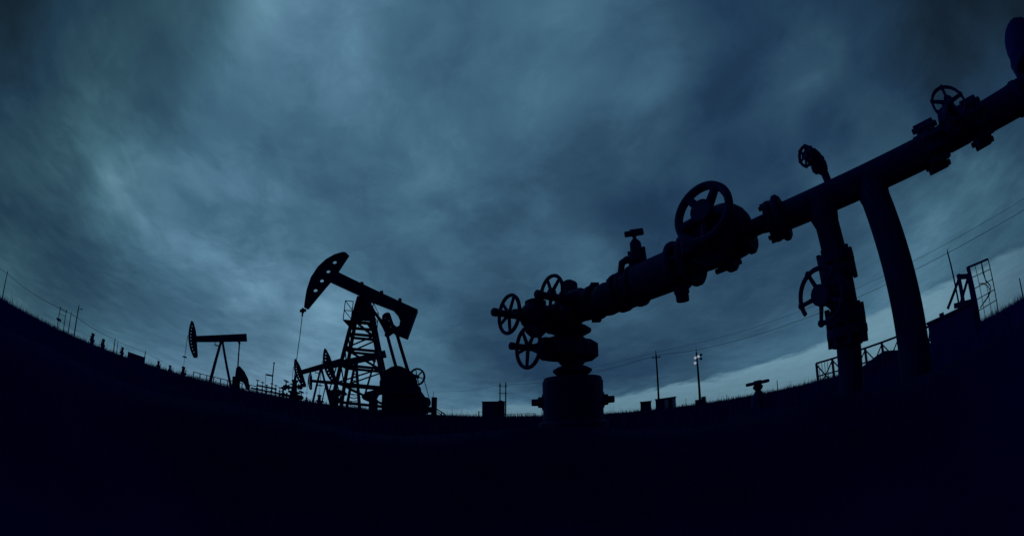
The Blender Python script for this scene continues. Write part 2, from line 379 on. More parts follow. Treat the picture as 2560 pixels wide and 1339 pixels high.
# ------------------------------------------------------------------ ground
def hgt(x, y):
    d = math.hypot(x, y); k = min(1.0, d / 12.0)
    berm = 0.37 * math.exp(-((d - 1.55) / 0.36) ** 2) * (0.93 + 0.07 * math.sin(x * 5.1 + 1) * math.cos(y * 4.3))   # low grassy bank before the camera
    berm += 0.22 * math.exp(-((x - 4.71) ** 2 + (y - 6.47) ** 2) / 0.30)                 # hump round the lone valve
    return berm + k * (0.05 * math.sin(x * 0.31 + 1.3) * math.cos(y * 0.23) + 0.03 * math.sin(x * 0.9 + y * 0.7)) - 0.02
g = MB(); rad = [0.0, .5, .8, 1.0, 1.15, 1.3, 1.42, 1.55, 1.68, 1.8, 1.95, 2.15, 2.4, 2.8, 3.4, 4, 5, 6.5, 8, 10, 12.5, 15, 18, 22, 27, 33, 40, 50, 65, 85, 120, 180, 300, 600, 1500, 5000]
NA = 144; vs = [(0, 0, hgt(0, 0))]; fs = []
for r_ in rad[1:]:
    for k in range(NA):
        a_ = 2 * math.pi * k / NA; X, Y = r_ * math.sin(a_), r_ * math.cos(a_); vs.append((X, Y, hgt(X, Y) if r_ < 200 else -0.02))
for k in range(NA): fs.append((0, 1 + k, 1 + (k + 1) % NA))
for i in range(len(rad) - 2):
    for k in range(NA):
        a_, b_ = 1 + i * NA + k, 1 + i * NA + (k + 1) % NA; fs.append((a_, a_ + NA, b_ + NA, b_))
g.add(vs, fs)
ground = g.build('ground', M_SOIL); ground['kind'] = 'structure'

# ------------------------------------------------------------------ grass (nobody could count it)
def grass():
    rs = np.random.RandomState(3); n = 90000
    a = np.radians(rs.uniform(-96, 112, n)); u = rs.uniform(0, 1, n)
    d = np.exp(np.log(1.0) + u ** 0.72 * (np.log(110) - np.log(1.0)))
    x, y = d * np.sin(a), d * np.cos(a)
    patch = 0.5 + 0.5 * np.sin(x * 0.23 + 2.0 * np.sin(y * 0.11)) * np.cos(y * 0.19 + 1.7 * np.sin(x * 0.07 + 1))
    h = rs.uniform(0.10, 0.30, n) + 0.16 * patch * rs.uniform(0.3, 1, n) * np.clip(d / 8, 0.2, 1)
    h += np.clip((d - 5) / 14, 0, 1) * (0.10 + 0.26 * rs.uniform(0, 1, n) ** 2) + np.clip((d - 14) / 60, 0, 1) * rs.uniform(0, 0.7, n) * patch
    h += np.where((a > np.radians(71)) & (d > 7) & (d < 26), 0.30 * rs.uniform(0, 1, n) * patch, 0)
    tall = rs.uniform(0, 1, n) < 0.014; h = np.where(tall & (d > 9), h + rs.uniform(0.15, 0.5, n), h)
    h = np.where(d < 7, np.minimum(h, 0.30), h)
    h = np.where(d < 2.3, np.minimum(h, rs.uniform(0.02, 0.07, n)), h)
    wd = np.clip(0.0016 * d, 0.004, 0.05) * rs.uniform(0.6, 1.3, n); wd = np.where(tall, wd * 0.8, wd)
    la = rs.uniform(0, 2 * np.pi, n); ln = h * rs.uniform(0.02, 0.35, n)
    wa = a + rs.uniform(-0.9, 0.9, n); ux, uy = np.cos(wa), -np.sin(wa)
    z0 = np.array([hgt(p, q) for p, q in zip(x, y)]) - 0.03
    P = np.zeros((n, 5, 3)); lx, ly = ln * np.cos(la), ln * np.sin(la)
    for i, (sx, f) in enumerate([(-.5, 0), (.5, 0), (.36, .55), (-.36, .55), (0, 1)]):
        P[:, i, 0] = x + ux * wd * sx + lx * f * f; P[:, i, 1] = y + uy * wd * sx + ly * f * f; P[:, i, 2] = z0 + h * f
    idx = np.arange(n)[:, None] * 5
    quads = (idx + np.array([0, 1, 2, 3])); tris = (idx + np.array([3, 2, 4]))
    me = bpy.data.meshes.new('grass'); me.vertices.add(n * 5); me.vertices.foreach_set('co', P.ravel())
    loops = np.concatenate([quads.ravel(), tris.ravel()]); me.loops.add(len(loops)); me.loops.foreach_set('vertex_index', loops.astype(np.int32))
    ls = np.concatenate([np.arange(n) * 4, n * 4 + np.arange(n) * 3]); me.polygons.add(2 * n)
    me.polygons.foreach_set('loop_start', ls.astype(np.int32)); me.update(calc_edges=True); me.validate(); me.materials.append(M_GRASS)
    o = bpy.data.objects.new('grass', me); col.objects.link(o)
    tag(o, 'dark uneven grass and weeds covering the oil field', 'grass', kind='stuff')
grass()
exec_order = None

# ------------------------------------------------------------------ wellhead (the valve tree in the middle)
UP = V(0, 0, 1)
W0 = V(.52, 3.35, 0); E1 = V(.527, -.85, 0).normalized(); NN = V(-.85, -.527, 0).normalized()
M0 = V(1.45, 1.85, 0); E2 = V(.590, -.807, 0).normalized()
FX = V(math.cos(R(8.8)), -math.sin(R(8.8)), 0)
def wz(z): return V(0, 0, z + CZ)
def pA(s, z): return W0 + E1 * s + wz(z)
def pB(s, z): return M0 + E2 * s + wz(z)

def build_wellhead():
    t = thing('wellhead', 'stubby wellhead valve tree with three handwheels sticking out to one side', 'wellhead', (W0.x, W0.y, 0))
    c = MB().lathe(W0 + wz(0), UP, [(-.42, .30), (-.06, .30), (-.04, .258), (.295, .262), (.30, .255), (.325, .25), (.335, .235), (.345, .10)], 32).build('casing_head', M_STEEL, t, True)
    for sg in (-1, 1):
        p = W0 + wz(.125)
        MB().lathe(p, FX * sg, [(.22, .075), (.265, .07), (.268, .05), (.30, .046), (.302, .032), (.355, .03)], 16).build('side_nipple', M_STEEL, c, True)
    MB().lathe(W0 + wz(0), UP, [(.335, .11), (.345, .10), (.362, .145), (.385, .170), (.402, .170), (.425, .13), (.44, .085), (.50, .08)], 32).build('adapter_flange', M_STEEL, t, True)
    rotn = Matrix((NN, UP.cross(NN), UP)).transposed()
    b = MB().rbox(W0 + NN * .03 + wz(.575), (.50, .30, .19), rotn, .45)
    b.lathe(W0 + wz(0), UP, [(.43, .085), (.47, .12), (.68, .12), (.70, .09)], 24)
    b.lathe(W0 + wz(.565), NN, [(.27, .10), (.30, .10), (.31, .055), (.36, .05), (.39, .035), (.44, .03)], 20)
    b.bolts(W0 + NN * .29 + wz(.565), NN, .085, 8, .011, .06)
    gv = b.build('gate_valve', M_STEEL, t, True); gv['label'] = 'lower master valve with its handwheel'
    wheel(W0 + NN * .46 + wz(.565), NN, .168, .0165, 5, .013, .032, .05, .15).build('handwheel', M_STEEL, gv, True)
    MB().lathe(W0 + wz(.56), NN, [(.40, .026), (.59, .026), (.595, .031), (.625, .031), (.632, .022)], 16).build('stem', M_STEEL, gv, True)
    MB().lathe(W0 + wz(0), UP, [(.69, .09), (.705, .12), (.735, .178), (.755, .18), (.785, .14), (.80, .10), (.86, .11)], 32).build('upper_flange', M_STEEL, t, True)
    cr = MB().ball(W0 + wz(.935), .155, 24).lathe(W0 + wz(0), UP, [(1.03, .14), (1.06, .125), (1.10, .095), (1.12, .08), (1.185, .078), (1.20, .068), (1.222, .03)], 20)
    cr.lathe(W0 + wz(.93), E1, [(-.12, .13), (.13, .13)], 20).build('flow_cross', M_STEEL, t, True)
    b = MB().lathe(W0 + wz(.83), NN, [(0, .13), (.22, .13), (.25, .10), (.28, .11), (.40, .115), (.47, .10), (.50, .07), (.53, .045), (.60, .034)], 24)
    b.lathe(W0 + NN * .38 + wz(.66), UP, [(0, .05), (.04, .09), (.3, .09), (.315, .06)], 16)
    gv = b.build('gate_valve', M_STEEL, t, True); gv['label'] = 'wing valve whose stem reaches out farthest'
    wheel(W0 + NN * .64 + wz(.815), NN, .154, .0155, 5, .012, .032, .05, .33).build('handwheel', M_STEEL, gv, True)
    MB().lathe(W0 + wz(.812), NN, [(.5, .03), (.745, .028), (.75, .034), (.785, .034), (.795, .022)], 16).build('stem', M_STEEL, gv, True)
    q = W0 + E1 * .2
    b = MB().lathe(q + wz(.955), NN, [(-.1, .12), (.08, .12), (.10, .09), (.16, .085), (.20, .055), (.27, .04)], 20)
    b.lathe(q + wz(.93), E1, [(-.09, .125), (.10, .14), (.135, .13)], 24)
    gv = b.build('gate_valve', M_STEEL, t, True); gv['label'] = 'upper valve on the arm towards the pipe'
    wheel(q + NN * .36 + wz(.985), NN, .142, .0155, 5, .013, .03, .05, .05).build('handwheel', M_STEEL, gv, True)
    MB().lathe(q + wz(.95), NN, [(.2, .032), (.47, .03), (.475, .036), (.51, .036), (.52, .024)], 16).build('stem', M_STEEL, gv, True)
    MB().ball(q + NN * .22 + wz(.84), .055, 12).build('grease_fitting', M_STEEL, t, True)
build_wellhead()

def build_flow_line():
    t = thing('flow_line', 'thick flow pipe climbing from the wellhead to the right edge on two upright pipes', 'pipeline', (M0.x, M0.y, 0))
    # towards the wellhead
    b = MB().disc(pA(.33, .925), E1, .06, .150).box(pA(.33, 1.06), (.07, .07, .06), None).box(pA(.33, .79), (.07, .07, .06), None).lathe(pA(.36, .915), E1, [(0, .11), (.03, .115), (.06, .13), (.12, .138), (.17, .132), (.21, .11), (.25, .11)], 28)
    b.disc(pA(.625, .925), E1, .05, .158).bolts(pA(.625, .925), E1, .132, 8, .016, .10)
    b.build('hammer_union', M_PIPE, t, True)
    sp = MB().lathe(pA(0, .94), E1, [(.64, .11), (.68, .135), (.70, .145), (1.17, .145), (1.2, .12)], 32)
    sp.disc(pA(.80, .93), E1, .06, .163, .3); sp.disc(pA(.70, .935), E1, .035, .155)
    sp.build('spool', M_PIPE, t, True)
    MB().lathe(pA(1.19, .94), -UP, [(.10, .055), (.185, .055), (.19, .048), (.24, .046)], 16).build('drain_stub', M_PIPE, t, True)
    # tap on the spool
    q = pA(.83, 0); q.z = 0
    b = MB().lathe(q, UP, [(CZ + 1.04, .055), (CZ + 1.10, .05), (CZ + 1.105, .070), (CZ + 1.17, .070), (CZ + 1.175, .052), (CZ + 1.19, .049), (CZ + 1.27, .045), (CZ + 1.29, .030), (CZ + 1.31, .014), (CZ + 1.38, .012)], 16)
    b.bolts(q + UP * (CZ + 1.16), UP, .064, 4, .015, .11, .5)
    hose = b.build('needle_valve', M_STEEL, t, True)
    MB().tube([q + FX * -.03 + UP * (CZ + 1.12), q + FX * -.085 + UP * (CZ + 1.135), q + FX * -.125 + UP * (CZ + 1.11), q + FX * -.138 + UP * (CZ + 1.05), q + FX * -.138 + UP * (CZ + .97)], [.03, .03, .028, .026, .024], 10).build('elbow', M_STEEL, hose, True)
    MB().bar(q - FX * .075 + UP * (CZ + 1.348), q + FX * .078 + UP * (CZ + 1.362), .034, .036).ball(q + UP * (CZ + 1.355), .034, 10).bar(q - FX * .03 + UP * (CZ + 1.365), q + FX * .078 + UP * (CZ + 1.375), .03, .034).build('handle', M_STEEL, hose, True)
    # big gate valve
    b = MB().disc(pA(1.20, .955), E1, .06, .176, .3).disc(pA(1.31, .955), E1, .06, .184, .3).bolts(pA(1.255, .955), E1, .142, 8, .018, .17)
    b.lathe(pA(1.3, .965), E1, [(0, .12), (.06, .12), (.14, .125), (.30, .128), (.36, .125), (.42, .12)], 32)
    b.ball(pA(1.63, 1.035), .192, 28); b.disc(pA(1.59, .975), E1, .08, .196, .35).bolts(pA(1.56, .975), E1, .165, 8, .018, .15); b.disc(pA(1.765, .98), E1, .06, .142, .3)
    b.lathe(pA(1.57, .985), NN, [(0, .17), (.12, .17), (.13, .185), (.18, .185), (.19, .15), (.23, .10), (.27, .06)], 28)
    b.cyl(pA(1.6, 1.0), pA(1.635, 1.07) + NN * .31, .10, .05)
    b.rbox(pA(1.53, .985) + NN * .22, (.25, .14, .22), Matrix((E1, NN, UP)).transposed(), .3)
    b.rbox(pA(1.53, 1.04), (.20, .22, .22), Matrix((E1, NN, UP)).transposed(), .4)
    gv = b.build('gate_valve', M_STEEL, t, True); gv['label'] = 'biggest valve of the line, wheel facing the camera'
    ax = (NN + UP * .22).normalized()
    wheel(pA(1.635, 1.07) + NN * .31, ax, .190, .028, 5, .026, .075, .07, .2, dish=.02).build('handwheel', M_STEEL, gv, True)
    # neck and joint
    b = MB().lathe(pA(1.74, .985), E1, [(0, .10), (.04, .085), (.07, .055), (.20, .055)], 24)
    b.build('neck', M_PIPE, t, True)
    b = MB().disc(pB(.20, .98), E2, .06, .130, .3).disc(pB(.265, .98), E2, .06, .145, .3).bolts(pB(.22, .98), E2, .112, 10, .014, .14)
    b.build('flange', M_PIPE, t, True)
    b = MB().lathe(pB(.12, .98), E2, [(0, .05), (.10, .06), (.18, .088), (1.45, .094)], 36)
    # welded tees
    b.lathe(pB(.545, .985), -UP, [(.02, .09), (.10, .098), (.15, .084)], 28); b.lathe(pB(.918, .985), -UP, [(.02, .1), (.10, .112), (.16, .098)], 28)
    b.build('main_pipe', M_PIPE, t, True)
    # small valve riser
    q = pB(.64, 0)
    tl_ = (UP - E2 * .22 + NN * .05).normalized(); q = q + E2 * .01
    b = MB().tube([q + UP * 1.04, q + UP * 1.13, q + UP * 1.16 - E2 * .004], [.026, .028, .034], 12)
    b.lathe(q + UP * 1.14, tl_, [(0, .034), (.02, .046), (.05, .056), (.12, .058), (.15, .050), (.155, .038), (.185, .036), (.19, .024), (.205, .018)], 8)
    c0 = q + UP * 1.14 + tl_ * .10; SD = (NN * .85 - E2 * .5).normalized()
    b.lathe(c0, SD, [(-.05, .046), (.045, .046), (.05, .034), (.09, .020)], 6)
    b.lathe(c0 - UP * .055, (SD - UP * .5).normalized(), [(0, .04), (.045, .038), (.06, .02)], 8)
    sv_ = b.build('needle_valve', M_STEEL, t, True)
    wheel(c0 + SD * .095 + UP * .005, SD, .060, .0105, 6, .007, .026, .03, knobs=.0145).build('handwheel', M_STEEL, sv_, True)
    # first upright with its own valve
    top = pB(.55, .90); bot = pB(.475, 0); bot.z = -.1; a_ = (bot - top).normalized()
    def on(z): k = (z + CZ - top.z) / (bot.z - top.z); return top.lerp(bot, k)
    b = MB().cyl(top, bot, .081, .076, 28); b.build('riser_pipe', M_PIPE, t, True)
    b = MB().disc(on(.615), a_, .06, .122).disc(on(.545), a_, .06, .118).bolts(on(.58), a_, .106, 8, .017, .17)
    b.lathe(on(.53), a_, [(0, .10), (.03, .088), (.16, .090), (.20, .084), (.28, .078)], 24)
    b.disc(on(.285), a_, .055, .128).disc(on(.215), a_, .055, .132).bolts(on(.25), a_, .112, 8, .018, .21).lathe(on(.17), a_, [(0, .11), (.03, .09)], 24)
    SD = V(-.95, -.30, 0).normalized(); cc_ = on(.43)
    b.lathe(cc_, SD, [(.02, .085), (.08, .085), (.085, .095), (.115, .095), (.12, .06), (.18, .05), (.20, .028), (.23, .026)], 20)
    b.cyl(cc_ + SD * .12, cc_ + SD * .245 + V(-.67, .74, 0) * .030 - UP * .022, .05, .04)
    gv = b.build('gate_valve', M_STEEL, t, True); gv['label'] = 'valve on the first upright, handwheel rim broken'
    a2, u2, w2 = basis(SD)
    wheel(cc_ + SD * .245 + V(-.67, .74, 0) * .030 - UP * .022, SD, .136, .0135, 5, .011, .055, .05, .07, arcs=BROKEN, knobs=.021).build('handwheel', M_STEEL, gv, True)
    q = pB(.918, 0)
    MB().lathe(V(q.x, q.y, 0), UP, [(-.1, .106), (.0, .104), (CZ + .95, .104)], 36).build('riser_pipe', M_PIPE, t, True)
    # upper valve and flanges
    b = MB().disc(pB(1.435, .99), E2, .045, .135).disc(pB(1.495, .99), E2, .045, .135).bolts(pB(1.465, .99), E2, .130, 12, .017, .17)
    b.lathe(pB(1.5, .995), E2, [(0, .095), (.05, .08), (.12, .09), (.30, .09), (.36, .08), (.42, .095)], 28)
    b.disc(pB(1.895, .99), E2, .045, .135).disc(pB(1.96, .99), E2, .045, .138).bolts(pB(1.925, .99), E2, .132, 12, .017, .16)
    ax = (NN + UP * .28).normalized(); q = pB(1.69, .99)
    b.lathe(q, ax, [(0, .09), (.09, .088), (.095, .112), (.13, .112), (.14, .08), (.19, .06), (.22, .035), (.26, .03)], 20)
    b.bolts(q + ax * .12, ax, .10, 8, .014, .075)
    gv = b.build('gate_valve', M_STEEL, t, True); gv['label'] = 'highest valve on the pipe with knobbed handwheel'
    wheel(q + ax * .25, ax, .125, .0105, 5, .011, .035, .05, .55, knobs=.017).build('handwheel', M_STEEL, gv, True)
    b = MB().lathe(pB(1.97, .99), E2, [(0, .10), (.03, .094), (.40, .10), (.47, .104), (.48, .112), (.52, .112), (.53, .106), (1.7, .112)], 36)
    b.build('end_pipe', M_PIPE, t, True)
    q = pB(2.66, -CZ)
    MB().lathe(q, UP, [(CZ + 1.05, .03), (CZ + 1.11, .03), (CZ + 1.115, .02), (CZ + 1.15, .018)], 12).build('plug', M_PIPE, t, True)
    q = pB(2.94, -CZ - .075)
    ax = (UP + NN * .12).normalized()
    b = MB().lathe(q + UP * (CZ + 1.0), ax, [(0, .06), (.13, .06), (.15, .10), (.225, .235), (.235, .262), (.31, .262), (.315, .228), (.38, .220), (.43, .19), (.47, .13), (.485, .04)], 14)
    b.build('relief_valve_bonnet', M_STEEL, t, True)
BROKEN = [(R(72), R(388))]
build_flow_line()

# ------------------------------------------------------------------ the big pumping unit
def circ(c, r, n=10, sq=1.0): return [(c[0] + r * math.cos(2 * math.pi * k / n), c[1] + r * sq * math.sin(2 * math.pi * k / n)) for k in range(n)]
def build_big_pump():
    D = 20.0; a0 = R(-20); yaw = R(-9)
    base = V(D * math.sin(a0), D * math.cos(a0), 0)
    u = V(math.cos(a0 - yaw), -math.sin(a0 - yaw), 0); rz = math.atan2(u.y, u.x); nrm = V(-u.y, u.x, 0)
    def J(px, py, y=0.0):
        """Pixel seen on the machine's own upright plane (y metres behind its middle) -> its local x, z."""
        v = ray(px, py); p0 = base + nrm * y; k = p0.dot(nrm) / v.dot(nrm); q = v * k
        return ((q - base).dot(u), q.z + CZ)
    def J3(px, py, y=0.0): x, z = J(px, py, y); return V(x, y, z)
    def poly(pts, y=0.0): return [J3(a, b, y) for a, b in pts]
    t = thing('oil_pumpjack', 'biggest pumping unit, horse head tilted up over a lattice tower', 'pumpjack', base, rz)
    YE = V(0, 1, 0)
    # walking beam with its heavy tail
    beam = MB().prism(poly([(838, 678), (1043.8, 775), (1018, 846), (985, 834), (988, 821), (999, 815), (1001, 803), (994, 787), (983, 775), (934, 756), (899, 737.5), (824, 703)]), YE * .42)
    for a, b in ((905, 713), (954, 735), (1000, 754)): beam.box(J3(a, b - 4), (.16, .2, .16))
    beam.prism(poly([(1006, 770), (1044.5, 776), (1019, 846.5), (992, 836), (1004, 818), (1006, 800)]), YE * .62)
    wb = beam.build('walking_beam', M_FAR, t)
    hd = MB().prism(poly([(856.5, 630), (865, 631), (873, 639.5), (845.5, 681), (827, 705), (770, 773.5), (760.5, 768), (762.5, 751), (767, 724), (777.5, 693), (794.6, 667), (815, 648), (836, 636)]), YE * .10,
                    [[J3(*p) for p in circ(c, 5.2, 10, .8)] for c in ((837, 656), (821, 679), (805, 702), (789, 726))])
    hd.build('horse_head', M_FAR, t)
    # bridle, carrier bar and polished rod
    c0 = J3(757.5, 775)
    MB().bar(J3(750, 777), J3(765, 775), .10, .14).bar(J3(757, 770), J3(757, 782), .12).build('carrier_bar', M_FAR, t)
    MB().tube([J3(757.5, 772), J3(755.5, 790)], .05, 8).tube([J3(755.5, 790), J3(750, 838), J3(744, 880), J3(737, 935), J3(735, 965)], .022, 8).build('polished_rod', M_FAR, t)
    # samson post: four-legged lattice
    tp, leftb, rightb = J(908, 745), J(846, 990), J(974, 985)
    legs = []
    zb = 0.02
    for (bx, tx) in ((leftb[0], J(899, 745)[0]), (rightb[0], J(921, 745)[0])):
        for sy in (-1, 1):
            p0, p1 = V(tx, sy * .22, tp[1]), V(bx, sy * .95, leftb[1])
            k = (p0.z - zb) / (p0.z - p1.z); p1 = p0 + (p1 - p0) * k
            MB().bar(p0, p1, .17, .17).build('tower_leg', M_FAR, t); legs.append((p0, p1))
    def on(i, z): p0, p1 = legs[i]; return p0.lerp(p1, (p0.z - z) / (p0.z - p1.z))
    Hh = tp[1]
    br = MB()
    zs = [Hh * f for f in (.80, .665, .54, .40, .25, .10)]
    for k, z in enumerate(zs):
        for i, j in ((0, 2), (1, 3), (0, 1), (2, 3)): br.bar(on(i, z), on(j, z), .11, .13)
    for k in range(len(zs) - 1):
        for i, j in (((0, 2), (1, 3)) if k % 2 == 0 else ((2, 0), (3, 1))): br.bar(on(i, zs[k]), on(j, zs[k + 1]), .07)
        br.bar(on(0, zs[k]), on(1, zs[k + 1]), .06); br.bar(on(2, zs[k]), on(3, zs[k + 1]), .06)
    br.bar(on(0, Hh * .80), on(2, Hh * .87), .06); br.bar(on(2, Hh * .80), on(0, Hh * .87), .06)
    br.build('tower_brace', M_FAR, t)
    MB().prism(poly([(899, 735), (926, 748), (927, 775), (922, 800), (897, 800), (898, 770)]), YE * .34).cyl(J3(913, 742, -.38), J3(913, 742, .38), .16).build('saddle_bearing', M_FAR, t)
    # ladder up the right-hand legs
    ld = MB(); p0, p1 = on(2, Hh * .93) + V(.16, 0, 0), on(2, .3) + V(.22, 0, 0)
    for o in (0, .34): ld.tube([p0 + V(0.02, o, 0), p1 + V(.02, o, 0)], .028, 6)
    for k in range(24): q = p0.lerp(p1, k / 23); ld.tube([q, q + V(0, .34, 0)], .018, 5)
    ld.build('ladder', M_FAR, t)
    # platform round the tower top
    zf = J(880, 812)[1]; xl, xr = J(868, 812)[0], J(936, 812)[0]; pf = MB()
    pf.box(((xl + xr) / 2, -.75, zf), (xr - xl, .5, .06)); pf.box(((xl + xr) / 2, .75, zf), (xr - xl, .5, .06))
    pf.box((xl + .2, 0, zf + .003), (.4, 1.0, .05)); pf.box((xr - .15, 0, zf + .003), (.3, 1.0, .05))
    plat = pf.build('platform', M_FAR, t)
    rl = MB()
    for x in (xl, xl + .42, xr - .32, xr):
        for y in (-1, 1): rl.tube([V(x, y, zf), V(x, y, zf + 1.0)], .024, 6)
    for y in (-1, 1):
        for z in (.5, 1.0):
            rl.tube([V(xl, y, zf + z), V(xl + .42, y, zf + z)], .022, 6); rl.tube([V(xr - .32, y, zf + z), V(xr, y, zf + z)], .022, 6)
    for x in (xl, xr):
        for z in (.5, 1.0): rl.tube([V(x, -1, zf + z), V(x, 1, zf + z)], .022, 6)
    rl.build('guard_rail', M_FAR, plat)
    # equalizer hanging in the bow of the tail, link to the tower and the two pitmans
    MB().prism(poly([(956, 800), (957, 791), (962, 785.5), (970, 783), (976, 785), (980, 797), (985, 812), (996, 822), (996, 831), (982, 831), (968, 841), (960, 824)]), YE * .5,
               [[J3(*p) for p in circ(c, 2.4, 8, 1.8)] for c in ((963, 794), (972, 801), (977, 816))]).build('equalizer', M_FAR, t)
    MB().prism(poly([(924, 757), (931, 764), (941, 781), (956, 800), (963, 826), (967, 842), (958, 822), (944, 797), (927, 772)]), YE * .3,
               [[J3(*p) for p in circ(c, 1.5, 6, 1.6)] for c in ((931, 770), (937, 780), (944, 790))]).build('link_arm', M_FAR, t)
    MB().tube([J3(968, 836, -.45), J3(992, 924, -.45)], .085, 10).ball(J3(968, 836, -.45), .14).build('pitman_arm', M_FAR, t)
    MB().tube([J3(991, 830, .45), J3(1021, 930, .45)], .095, 10).ball(J3(991, 830, .45), .15).build('pitman_arm', M_FAR, t)
    # cranks with half-round counterweights either side of the gearbox
    crank = [(955, 985), (955, 957), (960, 941), (969, 929.5), (982, 922), (994.6, 918), (1007, 920.5), (1021, 927), (1034, 935), (1041, 946), (1043, 965), (1047, 985)]
    for y in (-.75, .75):
        MB().prism([V(x, y, z) for x, z in (J(a, b) for a, b in crank)], YE * .32).build('crank_counterweight', M_FAR, t)
    x0, z0 = J(958, 1028); x1, z1 = J(1052, 966)
    MB().rbox(((x0 + x1) / 2, 0, (z1 + .22) / 2), (x1 - x0, 1.5, z1 - .22), None, .08).build('gearbox', M_FAR, t)
    gd = MB().prism(poly([(1041, 962), (1047, 968), (1058, 984), (1070, 1001), (1070, 1034), (1041, 1036)], -.55), YE * .5).build('belt_guard', M_FAR, t)
    # flywheel pulley on the back
    fc = J3(1043, 941, .75); ax = V(.42, .90, 0).normalized()
    fw = MB(); fw.ring(fc, ax, .42, .05, 40, 8, flat=1.7)
    a_, u_, w_ = basis(ax)
    for k in range(6):
        an = math.pi * k / 3 + .25; fw.bar(fc, fc + (u_ * math.cos(an) + w_ * math.sin(an)) * .42, .07, .05)
    fw.cyl(fc - ax * .6, fc + ax * .09, .10)
    pul = fw.build('pulley', M_FAR, t)
    mx = J3(1070, 1000, .75)
    bl = MB()
    for o in (-.05, .05):
        bl.tube([J3(1059, 945, .75 + o), J3(1074, 998, .75 + o)], .022, 6)
    bl.build('drive_belt', M_WIRE, pul)
    MB().lathe(mx + V(-.1, .1, -.12), V(0, -1, 0), [(0, .12), (.02, .26), (.75, .26), (.8, .12), (.86, .06)], 20).box((mx.x - .1, -.1 + .75 - .1, mx.z - .5), (.6, .9, .3)).build('motor', M_FAR, t)
    x0, z0 = J(930, 1040); x1, _ = J(1090, 1040)
    sk = MB()
    for y in (-.8, .8): sk.box(((leftb[0] - .6 + x1) / 2, y, .14), (x1 - leftb[0] + .6, .25, .32))
    for k in range(6): sk.box((leftb[0] - .4 + (x1 - leftb[0]) * k / 5, 0, .14), (.22, 1.34, .26))
    sk.build('base_skid', M_FAR, t)
    # ---- things beside it
    p = at(1085, 1030, 19.0); p.z = 0
    w = 19.0 * (az(1092, 1000) - az(1078, 1000)); hh = at(1085, 992, 19).z
    c = thing('control_cabinet', 'slim control cabinet with a whip aerial behind the biggest pumping unit', 'cabinet', (p.x, p.y, 0), -az(1085, 1030))
    MB().rbox((0, 0, .35 + (hh - .35) / 2), (w, .22, hh - .35), None, .06).box((0, -.115, .35 + (hh - .35) / 2), (w * .8, .012, (hh - .35) * .85)).build('cabinet_box', M_FAR, c)
    MB().bar((-w * .3, 0, 0), (-w * .3, 0, .36), .05).bar((w * .3, 0, 0), (w * .3, 0, .36), .05).build('stand', M_FAR, c)
    MB().cyl((-.05, 0, hh - .02), (-.05, 0, at(1083, 976, 19).z), .014, .008).build('aerial', M_WIRE, c)
    a, b = at(1092, 1022, 19.2), at(1126, 1040, 17.5)
    o = MB().tube([a, a.lerp(b, .5) + V(0, 0, -.02), b + V(0, 0, -.15)], .03, 8).tube([a + V(0, .1, -.12), b + V(.0, .1, -.22)], .025, 8).bar(a.lerp(b, .35) + V(0, 0.05, -.5), a.lerp(b, .35) + V(0, .05, .0), .04).build('pipe_run', M_FAR)
    mark(o, 'thin pair of pipes slanting to the ground beside the slim control cabinet', 'pipe')
    p = at(735, 985, 19.6)
    wh = thing('pump_wellhead', 'squat wellhead right under the tilted horse head of the biggest unit', 'wellhead', (p.x, p.y, 0), R(20))
    MB().lathe((0, 0, 0), UP, [(0, .30), (.3, .3), (.31, .42), (.40, .42), (.41, .22), (.7, .2), (.71, .32), (.8, .32), (.81, .15), (1.25, .12), (1.26, .17), (1.36, .17), (1.37, .07), (1.6, .06)], 16).build('casing_head', M_FAR, wh)
    for k, (z, l, sg) in enumerate(((.55, .75, -1), (.95, .6, -1), (.55, .5, 1), (1.05, .42, 1))):
        v_ = MB().cyl((0, 0, z), (sg * l, 0, z), .055).disc((sg * l * .5, 0, z), (1, 0, 0), .07, .13).ball((sg * l * .75, 0, z), .12)
        v_.cyl((sg * l * .75, 0, z), (sg * l * .75, 0, z + .28), .03); v_ = v_.build('side_valve', M_FAR, wh)
        wheel(V(sg * l * .75, 0, z + .28), V(.3, -.2, 1), .13, .018, 4, .012, .03, .04).build('handwheel', M_FAR, v_)
build_big_pump()

